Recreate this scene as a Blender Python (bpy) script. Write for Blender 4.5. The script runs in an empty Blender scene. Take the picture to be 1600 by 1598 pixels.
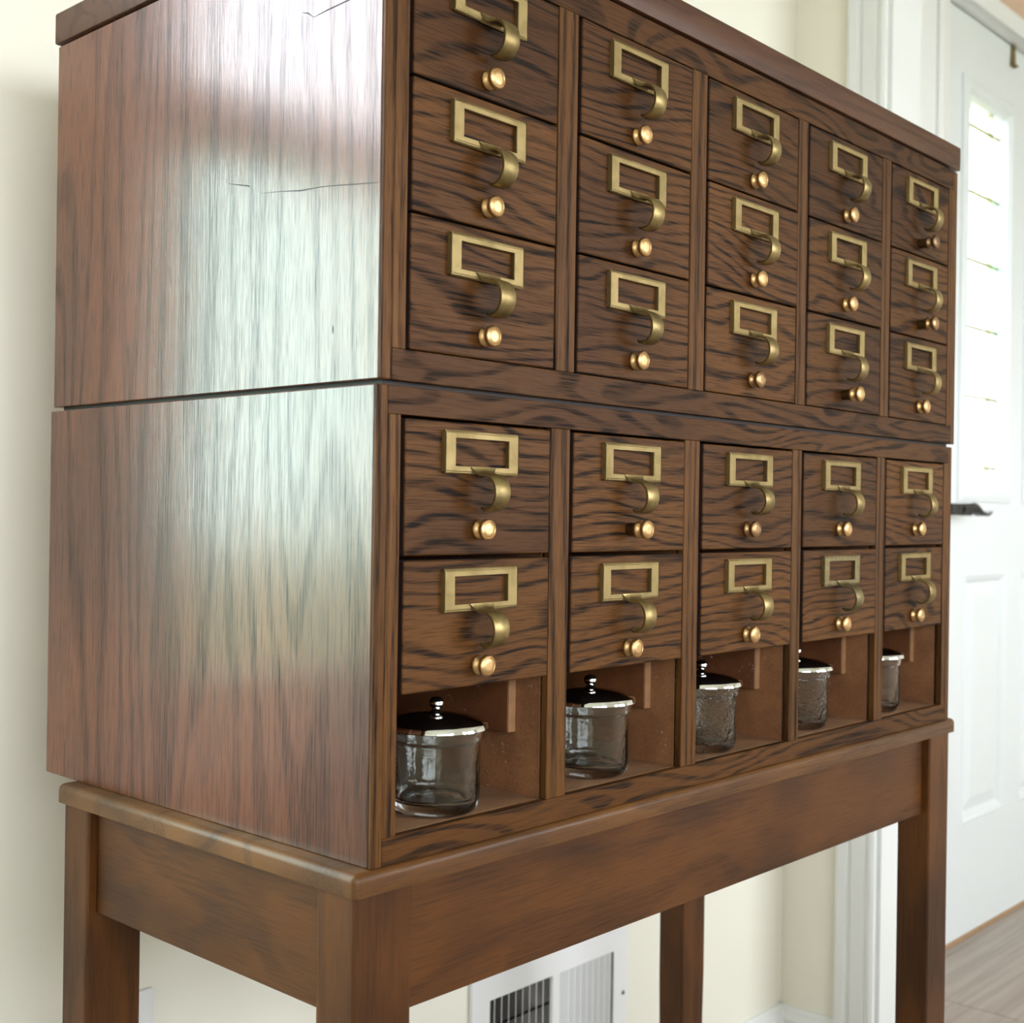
import bpy, bmesh, math, random
from mathutils import Vector, Matrix

random.seed(7)
SC = bpy.context.scene
COL = SC.collection
H = 0.71                      # height of the table top above the floor; z below is given from the table top

# ------------------------------------------------------------------ camera
cam_d = bpy.data.cameras.new('camera')
cam = bpy.data.objects.new('camera', cam_d)
COL.objects.link(cam)
cam_d.sensor_fit = 'HORIZONTAL'
cam_d.sensor_width = 36.0
cam_d.lens = 1983.3 / 1600.0 * 36.0
cam_d.clip_start = 0.02
yaw, pitch, roll = 0.82948, -0.00011, -0.01428
fwd = Vector((math.sin(yaw) * math.cos(pitch), math.cos(yaw) * math.cos(pitch), math.sin(pitch)))
rt = Vector((math.cos(yaw), -math.sin(yaw), 0))
up = rt.cross(fwd)
r2 = math.cos(roll) * rt - math.sin(roll) * up
u2 = math.sin(roll) * rt + math.cos(roll) * up
cam.matrix_world = Matrix(((r2.x, u2.x, -fwd.x, -0.51798), (r2.y, u2.y, -fwd.y, -0.58757),
                           (r2.z, u2.z, -fwd.z, 0.2216 + H), (0, 0, 0, 1)))
cam_d.dof.use_dof = True
cam_d.dof.focus_distance = 0.96
cam_d.dof.aperture_fstop = 11.0
SC.camera = cam

# ------------------------------------------------------------------ world: one even bright overcast sky
SKY = 11.0
w = bpy.data.worlds.new('sky'); SC.world = w; w.use_nodes = True
bg = w.node_tree.nodes['Background']
bg.inputs[0].default_value = (0.935, 0.99, 1.05, 1); bg.inputs[1].default_value = SKY

SC.view_settings.view_transform = 'Standard'
SC.view_settings.look = 'None'
SC.view_settings.exposure = 0.60
SC.view_settings.gamma = 1.0
SC.view_settings.use_curve_mapping = False
SC.cycles.use_denoising = True
SC.cycles.max_bounces = 12
SC.cycles.diffuse_bounces = 6
SC.cycles.glossy_bounces = 5
SC.cycles.transmission_bounces = 10
SC.cycles.transparent_max_bounces = 12
SC.cycles.caustics_reflective = False
SC.cycles.caustics_refractive = False
SC.cycles.sample_clamp_indirect = 6.0

def portal(loc, rot, sx, sz):
    l = bpy.data.lights.new('window_portal', 'AREA')
    l.shape = 'RECTANGLE'; l.size = sx; l.size_y = sz
    l.cycles.is_portal = True
    o = bpy.data.objects.new('window_portal', l); COL.objects.link(o)
    o.location = (loc[0], loc[1], loc[2] + H); o.rotation_euler = rot
    return o

# window openings (x0, x1, z0, z1) on the back wall and on the front wall
YB = 0.541                    # room face of the back wall
YF = -3.0                     # room face of the front wall
XL, XR = -3.0, 4.2
WIN_B = (-1.14, -0.19, -0.05, 1.36)
WIN_F1 = (1.00, 3.55, 0.10, 1.50)
WIN_F2 = (-2.85, -0.15, 0.15, 1.50)  # added unseen window, widened to brighten the wall left of the cabinets
for (x0, x1, z0, z1), yy, rx in ((WIN_B, YB + 0.16, -math.pi / 2), (WIN_F1, YF - 0.16, math.pi / 2), (WIN_F2, YF - 0.16, math.pi / 2)):
    portal(((x0 + x1) / 2, yy, (z0 + z1) / 2), (rx, 0, 0), x1 - x0, z1 - z0)

# ------------------------------------------------------------------ materials
def new_mat(name):
    m = bpy.data.materials.new(name); m.use_nodes = True
    nt = m.node_tree; b = nt.nodes['Principled BSDF']
    return m, nt, b

def N(nt, typ, **kw):
    n = nt.nodes.new(typ)
    for k, v in kw.items():
        setattr(n, k, v)
    return n

def math_n(nt, op, a, b=None, clamp=False):
    n = N(nt, 'ShaderNodeMath', operation=op); n.use_clamp = clamp
    for i, v in enumerate((a, b)):
        if v is None: continue
        if isinstance(v, (int, float)): n.inputs[i].default_value = v
        else: nt.links.new(v, n.inputs[i])
    return n.outputs[0]

def mixc(nt, fac, a, b):
    n = N(nt, 'ShaderNodeMix', data_type='RGBA')
    if isinstance(fac, (int, float)): n.inputs[0].default_value = fac
    else: nt.links.new(fac, n.inputs[0])
    for i, v in ((6, a), (7, b)):
        if isinstance(v, tuple): n.inputs[i].default_value = (*v, 1)
        else: nt.links.new(v, n.inputs[i])
    return n.outputs[2]

def maprange(nt, v, a, b, c=0.0, d=1.0, smooth=True):
    n = N(nt, 'ShaderNodeMapRange')
    n.interpolation_type = 'SMOOTHSTEP' if smooth else 'LINEAR'
    nt.links.new(v, n.inputs[0])
    for i, x in zip((1, 2, 3, 4), (a, b, c, d)): n.inputs[i].default_value = x
    return n.outputs[0]

def noise(nt, vec, scale=1.0, detail=2.0, rough=0.5, dist=0.0):
    n = N(nt, 'ShaderNodeTexNoise'); nt.links.new(vec, n.inputs['Vector'])
    n.inputs['Scale'].default_value = scale; n.inputs['Detail'].default_value = detail
    n.inputs['Roughness'].default_value = rough; n.inputs['Distortion'].default_value = dist
    return n.outputs[0]

def scaled(nt, vec, s):
    n = N(nt, 'ShaderNodeVectorMath', operation='MULTIPLY'); nt.links.new(vec, n.inputs[0])
    n.inputs[1].default_value = s
    return n.outputs[0]

def obj_vec(nt):
    tc = N(nt, 'ShaderNodeTexCoord'); oi = N(nt, 'ShaderNodeObjectInfo')
    r = math_n(nt, 'MULTIPLY', oi.outputs['Random'], 41.0)
    c = N(nt, 'ShaderNodeCombineXYZ')
    for i, k in enumerate((1.0, 0.73, 1.31)):
        nt.links.new(math_n(nt, 'MULTIPLY', r, k), c.inputs[i])
    a = N(nt, 'ShaderNodeVectorMath', operation='ADD')
    nt.links.new(tc.outputs['Object'], a.inputs[0]); nt.links.new(c.outputs[0], a.inputs[1])
    return a.outputs[0], oi.outputs['Random']

def wood(name, axis, light, light2, dark, ring_freq=260.0, ring_amp=46.0, fig=(3.0, 15.0), ring_lo=0.45, ring_hi=0.95,
         ring_str=0.75, pore_str=0.5, rough=0.38, bump=0.12, spec=0.5, coat=0.0, coat_rough=0.2, tone_scale=7.0, rnd=0.35, cross=None, coat_bump=0.0):
    """stained open-pored wood: growth-ring figure plus short dark pores drawn out along the grain axis"""
    m, nt, b = new_mat(name)
    vec, rnd_o = obj_vec(nt)
    def ax(al, ac):
        return {'x': (al, ac, ac), 'y': (ac, al, ac), 'z': (ac, ac, al)}[axis]
    sep = N(nt, 'ShaderNodeSeparateXYZ'); nt.links.new(vec, sep.inputs[0])
    ci = {'x': 2, 'y': 0, 'z': 1}[axis] if cross is None else cross
    f = noise(nt, scaled(nt, vec, ax(*fig)), 1.0, 1.6, 0.45, 0.35)
    ph = math_n(nt, 'ADD', math_n(nt, 'MULTIPLY', sep.outputs[ci], math_n(nt, 'MULTIPLY', maprange(nt, rnd_o, 0, 1, 0.55, 1.35, smooth=False), ring_freq)), math_n(nt, 'MULTIPLY', f, ring_amp))
    ring = maprange(nt, math_n(nt, 'ADD', math_n(nt, 'MULTIPLY', math_n(nt, 'SINE', ph), 0.5), 0.5), ring_lo, ring_hi)
    p1 = noise(nt, scaled(nt, vec, ax(15.0, 480.0)), 1.0, 3.0, 0.62)
    p1 = maprange(nt, p1, 0.40, 0.62)
    p2 = noise(nt, scaled(nt, vec, ax(34.0, 1500.0)), 1.0, 2.5, 0.62)
    p2 = maprange(nt, p2, 0.46, 0.66)
    mk = math_n(nt, 'MULTIPLY', ring, math_n(nt, 'ADD', math_n(nt, 'MULTIPLY', p1, 0.70), 0.38))
    mk = math_n(nt, 'MULTIPLY', mk, ring_str)
    pk = math_n(nt, 'MULTIPLY', p2, pore_str)
    mask = math_n(nt, 'ADD', mk, pk, clamp=True)
    tn = maprange(nt, noise(nt, scaled(nt, vec, ax(0.5, 1.0)), tone_scale, 2.0, 0.5), 0.3, 0.7)
    base = mixc(nt, tn, light, light2)
    col = mixc(nt, mask, base, dark)
    hsv = N(nt, 'ShaderNodeHueSaturation')
    nt.links.new(col, hsv.inputs['Color'])
    nt.links.new(maprange(nt, rnd_o, 0, 1, 1.0 - rnd, 1.0 + rnd, smooth=False), hsv.inputs['Value'])
    nt.links.new(hsv.outputs[0], b.inputs['Base Color'])
    nt.links.new(maprange(nt, mask, 0, 1, rough, rough + 0.18, smooth=False), b.inputs['Roughness'])
    b.inputs['Specular IOR Level'].default_value = spec
    b.inputs['Coat Weight'].default_value = coat; b.inputs['Coat Roughness'].default_value = coat_rough
    bp = N(nt, 'ShaderNodeBump'); bp.inputs['Strength'].default_value = bump; bp.inputs['Distance'].default_value = 0.0006
    nt.links.new(math_n(nt, 'SUBTRACT', 1.0, mask), bp.inputs['Height'])
    nt.links.new(bp.outputs[0], b.inputs['Normal'])
    if coat_bump:
        nt.links.new(math_n(nt, 'SUBTRACT', coat, math_n(nt, 'MULTIPLY', mask, 0.55)), b.inputs['Coat Weight'])
        cb = N(nt, 'ShaderNodeBump'); cb.inputs['Strength'].default_value = coat_bump; cb.inputs['Distance'].default_value = 0.0006
        hh = noise(nt, scaled(nt, vec, ax(6.0, 420.0)), 1.0, 3.0, 0.6)
        nt.links.new(math_n(nt, 'SUBTRACT', hh, math_n(nt, 'MULTIPLY', mask, 0.35)), cb.inputs['Height'])
        nt.links.new(cb.outputs[0], b.inputs['Coat Normal'])
    return m

def paint(name, col, rough=0.55, var=0.03, scale=3.0, bump=0.0, spec=0.4):
    m, nt, b = new_mat(name)
    tc = N(nt, 'ShaderNodeTexCoord')
    n = maprange(nt, noise(nt, tc.outputs['Object'], scale, 3.0), 0.3, 0.7)
    c = mixc(nt, n, tuple(x * (1 - var) for x in col), tuple(min(1, x * (1 + var)) for x in col))
    nt.links.new(c, b.inputs['Base Color'])
    b.inputs['Roughness'].default_value = rough; b.inputs['Specular IOR Level'].default_value = spec
    if bump:
        bp = N(nt, 'ShaderNodeBump'); bp.inputs['Strength'].default_value = bump; bp.inputs['Distance'].default_value = 0.001
        nt.links.new(noise(nt, tc.outputs['Object'], 180.0, 2.0), bp.inputs['Height']); nt.links.new(bp.outputs[0], b.inputs['Normal'])
    return m

def metal(name, col, col2, rough, scale=120.0, rnd=0.15, rough_var=0.1):
    m, nt, b = new_mat(name)
    vec, ro = obj_vec(nt)
    n = maprange(nt, noise(nt, vec, scale, 3.0, 0.6), 0.35, 0.7)
    c = mixc(nt, n, col, col2)
    hsv = N(nt, 'ShaderNodeHueSaturation'); nt.links.new(c, hsv.inputs['Color'])
    nt.links.new(maprange(nt, ro, 0, 1, 1 - rnd, 1 + rnd, smooth=False), hsv.inputs['Value'])
    nt.links.new(hsv.outputs[0], b.inputs['Base Color'])
    b.inputs['Metallic'].default_value = 1.0
    nt.links.new(maprange(nt, n, 0, 1, rough, rough + rough_var, smooth=False), b.inputs['Roughness'])
    return m

OAK_L, OAK_L2, OAK_D = (0.106, 0.041, 0.0088), (0.060, 0.022, 0.0052), (0.005, 0.0025, 0.002)
M = {}
M['drawer'] = wood('oak_drawer_front', 'x', OAK_L, OAK_L2, OAK_D, ring_freq=600, ring_amp=54, fig=(4.2, 13), rough=0.46, spec=0.12, ring_lo=0.55, ring_hi=1.05, ring_str=0.80, pore_str=0.58, rnd=0.16)
M['rail'] = wood('oak_rail', 'x', (0.086, 0.033, 0.0078), OAK_L2, OAK_D, ring_freq=300, ring_amp=60, fig=(5.0, 18), rough=0.46, spec=0.12, ring_str=0.7, pore_str=0.42, rnd=0.08)
M['stile'] = wood('oak_stile', 'z', (0.122, 0.050, 0.0130), (0.085, 0.034, 0.0085), OAK_D, ring_freq=700, ring_amp=14, fig=(2.5, 22), rough=0.46, spec=0.12, ring_str=0.65, pore_str=0.5, rnd=0.1, cross=0)
M['panel'] = wood('oak_side_panel', 'z', (0.130, 0.034, 0.0075), (0.070, 0.018, 0.0045), (0.009, 0.003, 0.002), ring_freq=150, ring_amp=64, fig=(1.1, 9),
                  rough=0.40, ring_str=0.42, pore_str=0.55, bump=0.10, spec=0.10, coat=1.0, coat_rough=0.17, rnd=0.04, cross=1, coat_bump=0.15)
M['slab'] = wood('stained_top', 'x', (0.078, 0.026, 0.0085), (0.056, 0.018, 0.0065), (0.018, 0.006, 0.003), ring_freq=120, ring_amp=30, fig=(3.0, 25), rough=0.42, spec=0.3, ring_str=0.4, pore_str=0.3, bump=0.05, rnd=0.05)
M['slab_y'] = wood('stained_top_end', 'y', (0.078, 0.026, 0.0085), (0.056, 0.018, 0.0065), (0.018, 0.006, 0.003), ring_freq=120, ring_amp=30, fig=(3.0, 25), rough=0.42, spec=0.3, ring_str=0.4, pore_str=0.3, bump=0.05, rnd=0.05)
TAB = dict(ring_freq=60, ring_amp=22, ring_str=0.34, pore_str=0.30, rough=0.42, spec=0.22, bump=0.05, tone_scale=14.0, rnd=0.06, coat=0.10, coat_rough=0.22)
T_L, T_L2, T_D = (0.102, 0.034, 0.0055), (0.050, 0.016, 0.0030), (0.013, 0.004, 0.002)
M['tab_x'] = wood('stained_maple_long', 'x', T_L, T_L2, T_D, fig=(4, 16), **TAB)
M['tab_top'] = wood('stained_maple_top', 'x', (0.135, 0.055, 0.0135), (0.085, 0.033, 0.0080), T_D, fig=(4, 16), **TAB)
M['tab_y'] = wood('stained_maple_short', 'y', T_L, T_L2, T_D, fig=(4, 16), **TAB)
M['tab_z'] = wood('stained_maple_leg', 'z', T_L, T_L2, T_D, fig=(3, 22), **TAB)
M['inside'] = None

def dusty(name, light, light2, dark):
    m, nt, b = new_mat(name)
    vec, ro = obj_vec(nt)
    n = maprange(nt, noise(nt, vec, 26.0, 4.0, 0.6), 0.3, 0.7)
    base = mixc(nt, n, light, light2)
    fine = maprange(nt, noise(nt, vec, 420.0, 2.0, 0.6), 0.52, 0.72)
    base = mixc(nt, math_n(nt, 'MULTIPLY', fine, 0.45), base, dark)
    sp = maprange(nt, noise(nt, vec, 300.0, 2.0, 0.55), 0.66, 0.73)
    patch = maprange(nt, noise(nt, vec, 22.0, 3.0, 0.6), 0.45, 0.68)
    col = mixc(nt, math_n(nt, 'MULTIPLY', math_n(nt, 'MULTIPLY', sp, patch), 0.75), base, (0.50, 0.40, 0.34))
    nt.links.new(col, b.inputs['Base Color'])
    b.inputs['Roughness'].default_value = 0.55
    return m
M['inside'] = dusty('worn_inner_board', (0.27, 0.118, 0.048), (0.185, 0.076, 0.032), (0.08, 0.032, 0.016))
M['runner'] = dusty('drawer_runner_wood', (0.165, 0.056, 0.017), (0.11, 0.036, 0.012), (0.055, 0.02, 0.009))
M['floorboard'] = dusty('worn_inner_floor', (0.31, 0.165, 0.085), (0.22, 0.110, 0.056), (0.11, 0.055, 0.03))
M['endgrain'] = paint('pale_end_grain', (0.30, 0.155, 0.075), 0.6, 0.12, 90.0)
M['dark'] = paint('seam_shade_dark', (0.018, 0.009, 0.006), 0.6)  # near-black tone puts seam shade into the plinth and batten
M['drawer_edge'] = paint('red_stain_gap_shade', (0.012, 0.004, 0.003), 0.7)  # reddish side stain, darkened further to put gap shade into the colour
M['scratch'] = paint('scratch_stain', (0.020, 0.014, 0.016), 0.7)
M['brass'] = metal('aged_brass', (0.275, 0.203, 0.092), (0.235, 0.172, 0.076), 0.50, 60.0, 0.08)
M['brass_dull'] = metal('tarnished_brass', (0.215, 0.170, 0.085), (0.17, 0.135, 0.07), 0.46, 160.0, 0.08)
M['brass_pull'] = metal('worn_brass_pull', (0.30, 0.22, 0.095), (0.20, 0.145, 0.065), 0.40, 90.0, 0.14)
M['knob'] = metal('polished_brass_knob', (0.60, 0.375, 0.175), (0.54, 0.335, 0.155), 0.36, 60.0, 0.06, 0.06)
M['knob_dull'] = metal('dull_brass_knob', (0.38, 0.225, 0.11), (0.32, 0.19, 0.095), 0.32, 60.0, 0.05)
M['knob_dark'] = metal('darkened_brass_knob', (0.26, 0.16, 0.085), (0.20, 0.12, 0.07), 0.34, 60.0, 0.05)
M['shank'] = metal('dark_brass_shank', (0.20, 0.13, 0.05), (0.12, 0.08, 0.04), 0.35, 90.0, 0.05)
M['chrome'] = metal('chrome', (0.80, 0.80, 0.80), (0.74, 0.74, 0.75), 0.045, 20.0, 0.02, 0.02)
M['black'] = metal('blackened_steel', (0.035, 0.036, 0.038), (0.028, 0.028, 0.03), 0.35, 40.0, 0.02)
M['wall'] = paint('cream_wall_paint', (0.80, 0.772, 0.68), 0.75, 0.012, 1.2, 0.06, 0.25)
M['wall_tan'] = paint('tan_wall_paint', (0.62, 0.44, 0.33), 0.75, 0.012, 1.2, 0.06, 0.25)
M['ceiling'] = paint('ceiling_white', (0.84, 0.83, 0.80), 0.85, 0.01, 1.0)
M['trim'] = paint('white_gloss_trim', (0.76, 0.77, 0.77), 0.32, 0.008, 2.0)
M['door'] = paint('white_door_paint', (0.69, 0.72, 0.73), 0.38, 0.008, 2.0)
M['vent'] = paint('white_enamel', (0.76, 0.76, 0.77), 0.35, 0.01, 4.0)
M['vent_grey'] = paint('grey_damper_blade', (0.13, 0.12, 0.11), 0.5, 0.05, 20.0)
M['plastic'] = paint('white_plastic', (0.76, 0.76, 0.77), 0.3, 0.01, 4.0)
M['void'] = paint('dark_duct', (0.02, 0.019, 0.018), 0.8)
M['came'] = metal('brass_came', (0.42, 0.42, 0.24), (0.36, 0.37, 0.22), 0.4, 60.0, 0.02)
M['threshold'] = paint('oak_threshold', (0.42, 0.24, 0.11), 0.5, 0.08, 30.0)
M['lawn'] = paint('dry_lawn', (0.20, 0.21, 0.14), 0.9, 0.3, 1.5)
M['grout'] = paint('grout', (0.36, 0.31, 0.26), 0.9, 0.06, 50.0)

def tile_mat():
    m, nt, b = new_mat('wood_look_tile')
    vec, ro = obj_vec(nt)
    s = noise(nt, scaled(nt, vec, (2.2, 60.0, 1.0)), 1.0, 4.0, 0.6)
    c = mixc(nt, maprange(nt, s, 0.3, 0.7), (0.30, 0.245, 0.205), (0.41, 0.35, 0.30))
    hsv = N(nt, 'ShaderNodeHueSaturation'); nt.links.new(c, hsv.inputs['Color'])
    nt.links.new(maprange(nt, ro, 0, 1, 0.93, 1.07, smooth=False), hsv.inputs['Value'])
    nt.links.new(hsv.outputs[0], b.inputs['Base Color'])
    b.inputs['Roughness'].default_value = 0.42
    return m
M['tile'] = tile_mat()

def thin_glass(name, tint=(1, 1, 1)):
    m = bpy.data.materials.new(name); m.use_nodes = True
    nt = m.node_tree; nt.nodes.remove(nt.nodes['Principled BSDF'])
    out = nt.nodes['Material Output']
    t = N(nt, 'ShaderNodeBsdfTransparent'); t.inputs[0].default_value = (*tint, 1)
    g = N(nt, 'ShaderNodeBsdfGlossy'); g.inputs['Roughness'].default_value = 0.01
    lw = N(nt, 'ShaderNodeLayerWeight'); lw.inputs[0].default_value = 0.5
    fr = math_n(nt, 'ADD', math_n(nt, 'MULTIPLY', math_n(nt, 'POWER', lw.outputs['Facing'], 5.0), 0.9), 0.03, clamp=True)
    mx = N(nt, 'ShaderNodeMixShader')
    nt.links.new(fr, mx.inputs[0]); nt.links.new(t.outputs[0], mx.inputs[1]); nt.links.new(g.outputs[0], mx.inputs[2])
    nt.links.new(mx.outputs[0], out.inputs[0])
    return m
M['pane'] = thin_glass('window_glass')
M['pane_low'] = thin_glass('greenery_light_glass', (0.84, 0.96, 0.90))  # tint puts the mint light of outdoor greenery into the panel reflection
M['pane_green'] = thin_glass('pale_green_glass', (0.78, 0.98, 0.85))
M['pane_amber'] = thin_glass('pale_amber_glass', (0.45, 0.44, 0.34))

def jar_glass(name, hammered):
    m, nt, b = new_mat(name)
    b.inputs['Base Color'].default_value = (0.93, 0.97, 0.95, 1)
    b.inputs['Transmission Weight'].default_value = 1.0
    b.inputs['Roughness'].default_value = 0.025
    b.inputs['IOR'].default_value = 1.47
    tc = N(nt, 'ShaderNodeTexCoord')
    bp = N(nt, 'ShaderNodeBump')
    if hammered:
        v = N(nt, 'ShaderNodeTexVoronoi'); v.inputs['Scale'].default_value = 330.0
        nt.links.new(tc.outputs['Object'], v.inputs['Vector'])
        nt.links.new(v.outputs['Distance'], bp.inputs['Height']); bp.inputs['Strength'].default_value = 0.35; bp.inputs['Distance'].default_value = 0.0012
    else:
        nt.links.new(noise(nt, tc.outputs['Object'], 140.0, 2.0), bp.inputs['Height']); bp.inputs['Strength'].default_value = 0.22; bp.inputs['Distance'].default_value = 0.001
    nt.links.new(bp.outputs[0], b.inputs['Normal'])
    return m
M['glass'] = jar_glass('jar_glass', False)
M['glass_ham'] = jar_glass('hammered_jar_glass', True)

# ------------------------------------------------------------------ builders
WL = {}                        # world location of every object made here (for parenting)

def link(o, parent, loc):
    COL.objects.link(o)
    WL[o.name] = Vector(loc)
    if parent is not None:
        o.parent = parent; o.location = Vector(loc) - WL[parent.name]
    else:
        o.location = loc
    return o

def empty(name, loc, parent=None):
    o = bpy.data.objects.new(name, None); o.empty_display_size = 0.05
    return link(o, parent, (loc[0], loc[1], loc[2] + H))

def tag(o, label=None, cat=None, group=None, kind=None):
    if label: o['label'] = label
    if cat: o['category'] = cat
    if group: o['group'] = group
    if kind: o['kind'] = kind
    return o

def finish(name, bm, mat, parent, loc, smooth=False, angle=35):
    bmesh.ops.recalc_face_normals(bm, faces=bm.faces[:])
    me = bpy.data.meshes.new(name); bm.to_mesh(me); bm.free()
    for mm in (mat if isinstance(mat, (list, tuple)) else [mat]): me.materials.append(mm)
    if smooth:
        me.shade_smooth()
        try: me.set_sharp_from_angle(angle=math.radians(angle))
        except Exception: pass
    o = bpy.data.objects.new(name, me)
    return link(o, parent, (loc[0], loc[1], loc[2] + H))

def place(name, me, parent, loc):
    o = bpy.data.objects.new(name, me)
    return link(o, parent, (loc[0], loc[1], loc[2] + H))

def add_box(bm, lo, hi, c=(0, 0, 0)):
    vs = [bm.verts.new((x - c[0], y - c[1], z - c[2])) for x in (lo[0], hi[0]) for y in (lo[1], hi[1]) for z in (lo[2], hi[2])]
    for f in ((0, 1, 3, 2), (4, 6, 7, 5), (0, 4, 5, 1), (2, 3, 7, 6), (0, 2, 6, 4), (1, 5, 7, 3)):
        bm.faces.new([vs[i] for i in f])
    return vs

def box(name, lo, hi, mat, parent=None, bevel=0.0006, seg=1):
    c = tuple((a + b) / 2 for a, b in zip(lo, hi))
    bm = bmesh.new(); add_box(bm, lo, hi, c)
    bmesh.ops.recalc_face_normals(bm, faces=bm.faces[:])
    if bevel: bmesh.ops.bevel(bm, geom=bm.edges[:], offset=bevel, segments=seg, profile=0.5, affect='EDGES')
    return finish(name, bm, mat, parent, c, smooth=seg > 1)

def holed_plate(bm, x0, x1, z0, z1, y0, y1, holes):
    """a slab in the xz plane between y0 and y1 with rectangular holes cut clean through"""
    xs = sorted({x0, x1, *[h[0] for h in holes], *[h[1] for h in holes]})
    zs = sorted({z0, z1, *[h[2] for h in holes], *[h[3] for h in holes]})
    solid = lambda i, j: 0 <= i < len(xs) - 1 and 0 <= j < len(zs) - 1 and not any(
        h[0] - 1e-9 <= xs[i] and xs[i + 1] <= h[1] + 1e-9 and h[2] - 1e-9 <= zs[j] and zs[j + 1] <= h[3] + 1e-9 for h in holes)
    V = {}
    def v(i, j, k):
        if (i, j, k) not in V: V[i, j, k] = bm.verts.new((xs[i], (y0, y1)[k], zs[j]))
        return V[i, j, k]
    for i in range(len(xs) - 1):
        for j in range(len(zs) - 1):
            if not solid(i, j): continue
            for k in (0, 1): bm.faces.new([v(i, j, k), v(i + 1, j, k), v(i + 1, j + 1, k), v(i, j + 1, k)])
            for di, dj, a, b_ in ((-1, 0, (i, j), (i, j + 1)), (1, 0, (i + 1, j), (i + 1, j + 1)), (0, -1, (i, j), (i + 1, j)), (0, 1, (i, j + 1), (i + 1, j + 1))):
                if not solid(i + di, j + dj):
                    bm.faces.new([v(*a, 0), v(*b_, 0), v(*b_, 1), v(*a, 1)])

def ring_frame(name, rect, prof, mat, parent, plane='xz', closed=True):
    """sweep a profile [(offset_u, offset_v, depth), ...] round a rectangle with mitred corners"""
    u0, u1, v0, v1 = rect
    cu, cv = (u0 + u1) / 2, (v0 + v1) / 2
    d0 = prof[0][2]
    bm = bmesh.new(); loops = []
    for ou, ov, d in prof:
        pts = ((u0 - ou - cu, v0 - ov - cv), (u1 + ou - cu, v0 - ov - cv), (u1 + ou - cu, v1 + ov - cv), (u0 - ou - cu, v1 + ov - cv))
        loops.append([bm.verts.new((a, d - d0, b) if plane == 'xz' else (d - d0, a, b)) for a, b in pts])
    n = len(loops)
    for i in range(n if closed else n - 1):
        A, B = loops[i], loops[(i + 1) % n]
        for k in range(4): bm.faces.new([A[k], A[(k + 1) % 4], B[(k + 1) % 4], B[k]])
    loc = (cu, d0, cv) if plane == 'xz' else (d0, cu, cv)
    return finish(name, bm, mat, parent, loc)

def lathe_mesh(name, prof, mat, seg=48, axis='z', closed=False, angle=40):
    bm = bmesh.new(); rings = []
    for r, h in prof:
        if r < 1e-6: rings.append([bm.verts.new((0, 0, h) if axis == 'z' else (0, -h, 0))])
        else:
            rings.append([bm.verts.new((r * math.cos(t), r * math.sin(t), h) if axis == 'z' else (r * math.cos(t), -h, r * math.sin(t)))
                          for t in (2 * math.pi * k / seg for k in range(seg))])
    pairs = list(zip(rings, rings[1:])) + ([(rings[-1], rings[0])] if closed else [])
    for A, B in pairs:
        if len(A) == 1 and len(B) == 1: continue
        for k in range(seg):
            q = [A[k % len(A)], A[(k + 1) % len(A)], B[(k + 1) % len(B)], B[k % len(B)]]
            u = []
            for x in q:
                if x not in u: u.append(x)
            if len(u) > 2: bm.faces.new(u)
    bmesh.ops.recalc_face_normals(bm, faces=bm.faces[:])
    me = bpy.data.meshes.new(name); bm.to_mesh(me); bm.free()
    me.materials.append(mat); me.shade_smooth()
    try: me.set_sharp_from_angle(angle=math.radians(angle))
    except Exception: pass
    return me

def extrude_poly(name, pts, d0, d1, mat, parent, loc, plane='xz', bevel=0.0):
    """polygon in plane, extruded along the third axis"""
    bm = bmesh.new()
    f3 = {'xz': lambda a, b, d: (a, d, b), 'xy': lambda a, b, d: (a, b, d), 'yz': lambda a, b, d: (d, a, b)}[plane]
    A = [bm.verts.new(f3(a, b, d0)) for a, b in pts]; B = [bm.verts.new(f3(a, b, d1)) for a, b in pts]
    n = len(pts)
    bm.faces.new(A); bm.faces.new(B)
    for k in range(n): bm.faces.new([A[k], A[(k + 1) % n], B[(k + 1) % n], B[k]])
    bmesh.ops.recalc_face_normals(bm, faces=bm.faces[:])
    if bevel: bmesh.ops.bevel(bm, geom=bm.edges[:], offset=bevel, segments=2, profile=0.5, affect='EDGES')
    return finish(name, bm, mat, parent, loc)

# ------------------------------------------------------------------ the room
FZ = -H                        # floor level
CZ = 1.74                      # ceiling level
WT = 0.14                      # wall thickness
def wall_xz(name, x0, x1, y0, y1, holes, mat):
    bm = bmesh.new(); holed_plate(bm, x0, x1, FZ, CZ, y0, y1, holes)
    return tag(finish(name, bm, mat, None, (0, 0, 0)), kind='structure')

DOOR = (2.03, 2.975, FZ, 1.323)
VENT = (0.672, 0.943, -0.60, -0.405)
XP0, XP1 = 1.42, 1.524         # partition beside the cabinet
wb = wall_xz('wall_back', XL, XP1, YB, YB + WT, [WIN_B, VENT], M['wall'])
wall_xz('wall_entry', XP1, XR, YB, YB + WT, [(DOOR[0] - 0.02, DOOR[1] + 0.02, FZ, DOOR[3] + 0.015)], M['wall_tan'])
wall_xz('wall_front', XL, XR, YF - WT, YF, [WIN_F1, WIN_F2], M['wall'])
for nm, x0, x1 in (('wall_left', XL - WT, XL), ('wall_right', XR, XR + WT)):
    tag(box(nm, (x0, YF - WT, FZ), (x1, YB + WT, CZ), M['wall'], None, 0), kind='structure')
tag(box('ceiling', (XL - WT, YF - WT, CZ), (XR + WT, YB + WT, CZ + 0.1), M['ceiling'], None, 0), kind='structure')
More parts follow.
